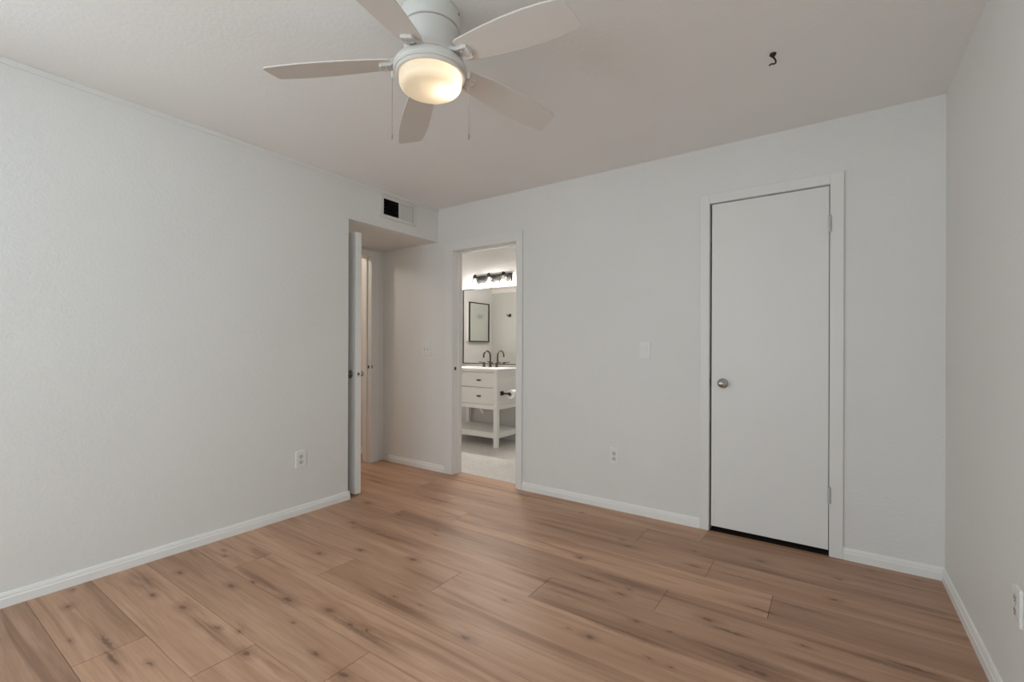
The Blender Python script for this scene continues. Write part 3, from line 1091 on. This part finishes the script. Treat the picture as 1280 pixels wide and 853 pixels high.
# ------------------------------------------------------------------ bathroom vanity
VX0, VX1, VYF, VYB = -3.996, -3.150, 4.232, 4.735
VXC = (VX0 + VX1) / 2
van = thing('bathroom_vanity', 'white open-shelf vanity cabinet with drawers in the bathroom', 'vanity', (VXC, (VYF + VYB) / 2, 0))
LG = 0.050
for (x, y) in ((VX0, VYF), (VX1 - LG, VYF), (VX0, VYB - LG), (VX1 - LG, VYB - LG)):
    obj('leg', MB().box((x, y, 0.001), (x + LG, y + LG, 0.8798), 0.003), 'vanity_white', van)
m = MB()
m.box((VX0 + 0.010, VYF + LG, 0.436), (VX0 + 0.026, VYB - LG, 0.880))
m.box((VX1 - 0.026, VYF + LG, 0.436), (VX1 - 0.010, VYB - LG, 0.880))
m.box((VX0 + LG, VYB - 0.030, 0.436), (VX1 - LG, VYB - 0.015, 0.880))
m.box((VX0 + LG, VYF + 0.02, 0.470), (VX1 - LG, VYB - 0.03, 0.484))
obj('cabinet_body', m, 'vanity_white', van)
m = MB()
m.box((VX0 + LG - 0.002, VYF + 0.006, 0.436), (VX1 - LG + 0.002, VYF + 0.028, 0.488), 0.002)
m.box((VX0 + LG - 0.002, VYF + 0.006, 0.862), (VX1 - LG + 0.002, VYF + 0.028, 0.880), 0.002)
m.box((VX1 - 0.024, VYF + LG - 0.002, 0.436), (VX1 - 0.005, VYB - LG + 0.002, 0.488), 0.002)
m.box((VX1 - 0.024, VYF + LG - 0.002, 0.800), (VX1 - 0.005, VYB - LG + 0.002, 0.880), 0.002)
obj('apron', m, 'vanity_white', van)
xa, xb = VX0 + LG + 0.003, VX1 - LG - 0.003
for (za, zb) in ((0.689, 0.859), (0.491, 0.684)):
    dr = obj('drawer', MB().box((xa, VYF + 0.004, za), (xb, VYF + 0.024, zb), 0.003).box((xa + 0.012, VYF + 0.024, za + 0.012), (xb - 0.012, VYF + 0.060, zb - 0.03)),
             'vanity_white', van)
    for xc in (VXC - 0.166, VXC + 0.166):
        zc = (za + zb) / 2 - 0.002
        m = MB().box((xc - 0.027, VYF - 0.022, zc - 0.008), (xc + 0.027, VYF - 0.012, zc + 0.008), 0.003)
        for s_ in (-1, 1):
            m.box((xc + s_ * 0.016 - 0.004, VYF - 0.014, zc - 0.004), (xc + s_ * 0.016 + 0.004, VYF + 0.004, zc + 0.004))
        p = obj('drawer_pull', m, 'bronze', dr)
        p['label'] = 'dark bronze pull'
m = MB()
m.box((VX0 + 0.008, VYF + 0.012, 0.148), (VX1 - 0.008, VYB - 0.010, 0.168), 0.002)
m.box((VX0 + LG - 0.002, VYF + 0.006, 0.105), (VX1 - LG + 0.002, VYF + 0.026, 0.170), 0.002)
m.box((VX1 - 0.026, VYF + LG - 0.002, 0.105), (VX1 - 0.006, VYB - LG + 0.002, 0.170), 0.002)
m.box((VX0 + 0.006, VYF + LG - 0.002, 0.105), (VX0 + 0.026, VYB - LG + 0.002, 0.170), 0.002)
obj('shelf', m, 'vanity_white', van)
top = thing('vanity_countertop', 'glossy white countertop on the bathroom vanity', 'countertop', (VXC, (VYF + VYB) / 2, 0.880))
SX, SY, SA, SB = VXC, 4.455, 0.215, 0.145
m = MB()                                             # slab with an oval cut-out
na = 48
ov = [(SX + SA * math.cos(2 * math.pi * i / na), SY + SB * math.sin(2 * math.pi * i / na)) for i in range(na)]
x0_, x1_, y0_, y1_ = VX0 - 0.010, VX1 + 0.010, VYF - 0.014, BW - 0.001


def to_edge(x, y):
    dx, dy = x - SX, y - SY
    k = min(((x1_ - SX) / dx if dx > 1e-9 else 1e9), ((x0_ - SX) / dx if dx < -1e-9 else 1e9),
            ((y1_ - SY) / dy if dy > 1e-9 else 1e9), ((y0_ - SY) / dy if dy < -1e-9 else 1e9))
    return (SX + dx * k, SY + dy * k)


ed = [to_edge(*q) for q in ov]
for cxy in ((x1_, y1_), (x0_, y1_), (x0_, y0_), (x1_, y0_)):   # snap the nearest ray ends to the corners
    k = min(range(na), key=lambda i: (ed[i][0] - cxy[0]) ** 2 + (ed[i][1] - cxy[1]) ** 2)
    ed[k] = cxy
R = {}
for key, lst, z in (('ot', ed, 0.905), ('ob', ed, 0.8805), ('it', ov, 0.905), ('ib', ov, 0.8805)):
    R[key] = [m.bm.verts.new((x, y, z)) for x, y in lst]
for A, B in (('ot', 'it'), ('it', 'ib'), ('ib', 'ob'), ('ob', 'ot')):
    for i in range(na):
        j = (i + 1) % na
        m.bm.faces.new((R[A][i], R[A][j], R[B][j], R[B][i]))
obj('slab', m, 'countertop_white', top)
m = MB().lathe([(1.0, 0.8795), (0.99, 0.86), (0.93, 0.81), (0.75, 0.775), (0.35, 0.765), (0.0, 0.763)], (0, 0, 0), 'Z', 48, cap=False)
for v in m.bm.verts:
    v.co = Vector((SX + v.co.x * SA * 1.02, SY + v.co.y * SB * 1.02, v.co.z))
obj('sink_basin', m, 'countertop_white', van, 60)
m = MB()
m.tube([(VXC - 0.0, 4.478, 0.764), (VXC, 4.478, 0.39)], 0.020, 16)
m.tube([(VXC, 4.478, 0.40), (VXC, 4.484, 0.365), (VXC, 4.51, 0.347), (VXC, 4.54, 0.360), (VXC, 4.553, 0.40), (VXC, 4.57, 0.432),
        (VXC, 4.60, 0.445), (VXC, 4.72, 0.447)], 0.018, 14)
m.lathe([(0.028, 0.395), (0.028, 0.42)], (VXC, 4.478, 0), 'Z', 16)
obj('drain_pipe', m, 'pipe_white', van, 50)

fau = thing('faucet', 'dark bronze gooseneck faucet with two lever handles on the vanity', 'faucet', (VXC, 4.658, 0.905))
m = MB().lathe([(0.026, 0), (0.026, 0.006), (0.017, 0.012), (0.016, 0.045), (0.019, 0.050), (0.019, 0.058), (0.012, 0.064), (0, 0.064)], (VXC, 4.658, 0.9052), 'Z', 24)
obj('spout_base', m, 'bronze', fau, 40)
pts = [(VXC, 4.658, 0.955), (VXC, 4.658, 1.04)]
for i in range(13):
    t = math.pi * i / 12 * 1.08
    pts.append((VXC, 4.658 - 0.068 + 0.068 * math.cos(t), 1.043 + 0.066 * math.sin(t)))
obj('spout', MB().tube(pts, 0.0105, 14), 'bronze', fau, 60)
for sx in (-1, 1):
    x = VXC + sx * 0.102
    m = MB().lathe([(0.025, 0), (0.025, 0.006), (0.016, 0.011), (0.015, 0.040), (0.018, 0.044), (0.018, 0.056), (0.010, 0.061), (0, 0.061)], (x, 4.658, 0.9052), 'Z', 24)
    hb = obj('handle', m, 'bronze', fau, 40)
    obj('lever', MB().tube([(x, 4.658, 0.959), (x + sx * 0.045, 4.653, 0.963), (x + sx * 0.078, 4.648, 0.964)], 0.0065, 12, 0.0048), 'bronze', hb, 60)

# mirror over the vanity
mir = thing('vanity_mirror', 'large rectangular mirror with thin black frame above the vanity', 'mirror', (VXC, BW, 0.935))
MX0, MX1, MZ0, MZ1 = -4.098, -3.018, 0.937, 1.930
m = MB()
for a, b_ in (((MX0, MZ0), (MX0 + 0.011, MZ1)), ((MX1 - 0.011, MZ0), (MX1, MZ1)), ((MX0 + 0.010, MZ0), (MX1 - 0.010, MZ0 + 0.011)), ((MX0 + 0.010, MZ1 - 0.011), (MX1 - 0.010, MZ1))):
    m.box((a[0], BW - 0.022, a[1]), (b_[0], BW - 0.001, b_[1]), 0.001)
obj('frame', m, 'black_metal', mir)
obj('mirror_glass', MB().box((MX0 + 0.008, BW - 0.014, MZ0 + 0.008), (MX1 - 0.008, BW - 0.002, MZ1 - 0.008)), 'mirror_silver', mir)

# vanity light bar with three clear shades
vl = thing('vanity_light', 'black three-lamp bath light with clear glass shades above the mirror', 'wall light', (VXC - 0.005, BW, 2.03))
m = MB().box((-3.862, BW - 0.024, 1.985), (-3.302, BW - 0.001, 2.090), 0.003)
obj('back_plate', m, 'black_metal', vl)
for x in (-3.806, -3.578, -3.350):
    m = MB().tube([(x, BW - 0.02, 2.040), (x, BW - 0.06, 2.046), (x, BW - 0.100, 2.058), (x, BW - 0.120, 2.075)], 0.008, 10)
    m.lathe([(0, 0.032), (0.010, 0.030), (0.020, 0.020), (0.026, 0.004), (0.027, -0.022), (0.020, -0.024)], (x, BW - 0.120, 2.070), 'Z', 24)
    sk = obj('socket', m, 'black_metal', vl, 40)
    m = MB().lathe([(0.027, 2.050), (0.036, 2.035), (0.044, 2.00), (0.048, 1.955), (0.050, 1.935), (0.0485, 1.935), (0.0465, 1.955), (0.0425, 2.00), (0.0345, 2.034), (0.026, 2.048)],
                   (x, BW - 0.120, 0), 'Z', 32, cap=False)
    sh = obj('glass_shade', m, 'shade_glass', vl, 60)
    bb = obj('bulb', MB().lathe([(0.0283, 1.984), (0.027, 1.996), (0.019, 2.016), (0.013, 2.030), (0.013, 2.046)], (x, BW - 0.120, 0), 'Z', 24), 'plastic_white', vl, 60)
    obj('bulb_dome', MB().lathe([(0.0, 1.957), (0.012, 1.959), (0.022, 1.967), (0.028, 1.983)], (x, BW - 0.120, 0), 'Z', 24), 'bath_bulb', bb, 60)

# toilet paper holder on the side of the vanity, and its roll
HX, HY, HZc = VX1 - 0.005, 4.336, 0.622
tp = thing('toilet_paper_holder', 'black toilet paper holder on the vanity side panel', 'toilet paper holder', (HX, HY, HZc))
obj('base', MB().box((HX - 0.004, HY - 0.024, HZc - 0.024), (HX + 0.010, HY + 0.024, HZc + 0.024), 0.002), 'black_metal', tp)
obj('post', MB().tube([(HX + 0.006, HY, HZc), (HX + 0.098, HY, HZc - 0.001)], 0.009, 14).lathe([(0.013, 0), (0.0165, 0.004), (0.0165, 0.020), (0.013, 0.024)], (HX + 0.088, HY, HZc), 'X', 18),
    'black_metal', tp, 40)
obj('roll_bar', MB().tube([(HX + 0.098, HY, HZc), (HX + 0.098, HY + 0.150, HZc)], 0.0075, 14).lathe([(0.011, 0.148), (0.011, 0.156)], (HX + 0.098, HY, HZc), 'Y', 16), 'black_metal', tp, 40)
m = MB().lathe([(0.020, 0.026), (0.052, 0.026), (0.053, 0.028), (0.053, 0.128), (0.052, 0.130), (0.020, 0.130), (0.020, 0.026)], (HX + 0.098, HY, HZc - 0.0115), 'Y', 40, cap=False)
tag(obj('toilet_paper_roll', m, 'paper_white', None, 40), 'white toilet paper roll on the black holder beside the vanity', 'toilet paper')

# framed mirror cabinet on the bathroom's left wall (seen in the vanity mirror)
mc = thing('medicine_cabinet', 'black framed mirror cabinet on the side wall, reflected in the vanity mirror', 'mirror', (BL, 3.67, 1.25))
m = MB().box((BL + 0.001, 3.425, 1.245), (BL + 0.045, 3.915, 1.862), 0.002)
obj('cabinet_box', m, 'vanity_white', mc)
m = MB()
for a, b_ in (((3.415, 1.238), (3.433, 1.870)), ((3.907, 1.238), (3.925, 1.870)), ((3.432, 1.238), (3.908, 1.256)), ((3.432, 1.852), (3.908, 1.870))):
    m.box((BL + 0.044, a[0], a[1]), (BL + 0.066, b_[0], b_[1]), 0.002)
dr = obj('door_frame', m, 'black_metal', mc)
obj('mirror_glass', MB().box((BL + 0.045, 3.430, 1.253), (BL + 0.056, 3.910, 1.855)), 'cabinet_mirror', mc)
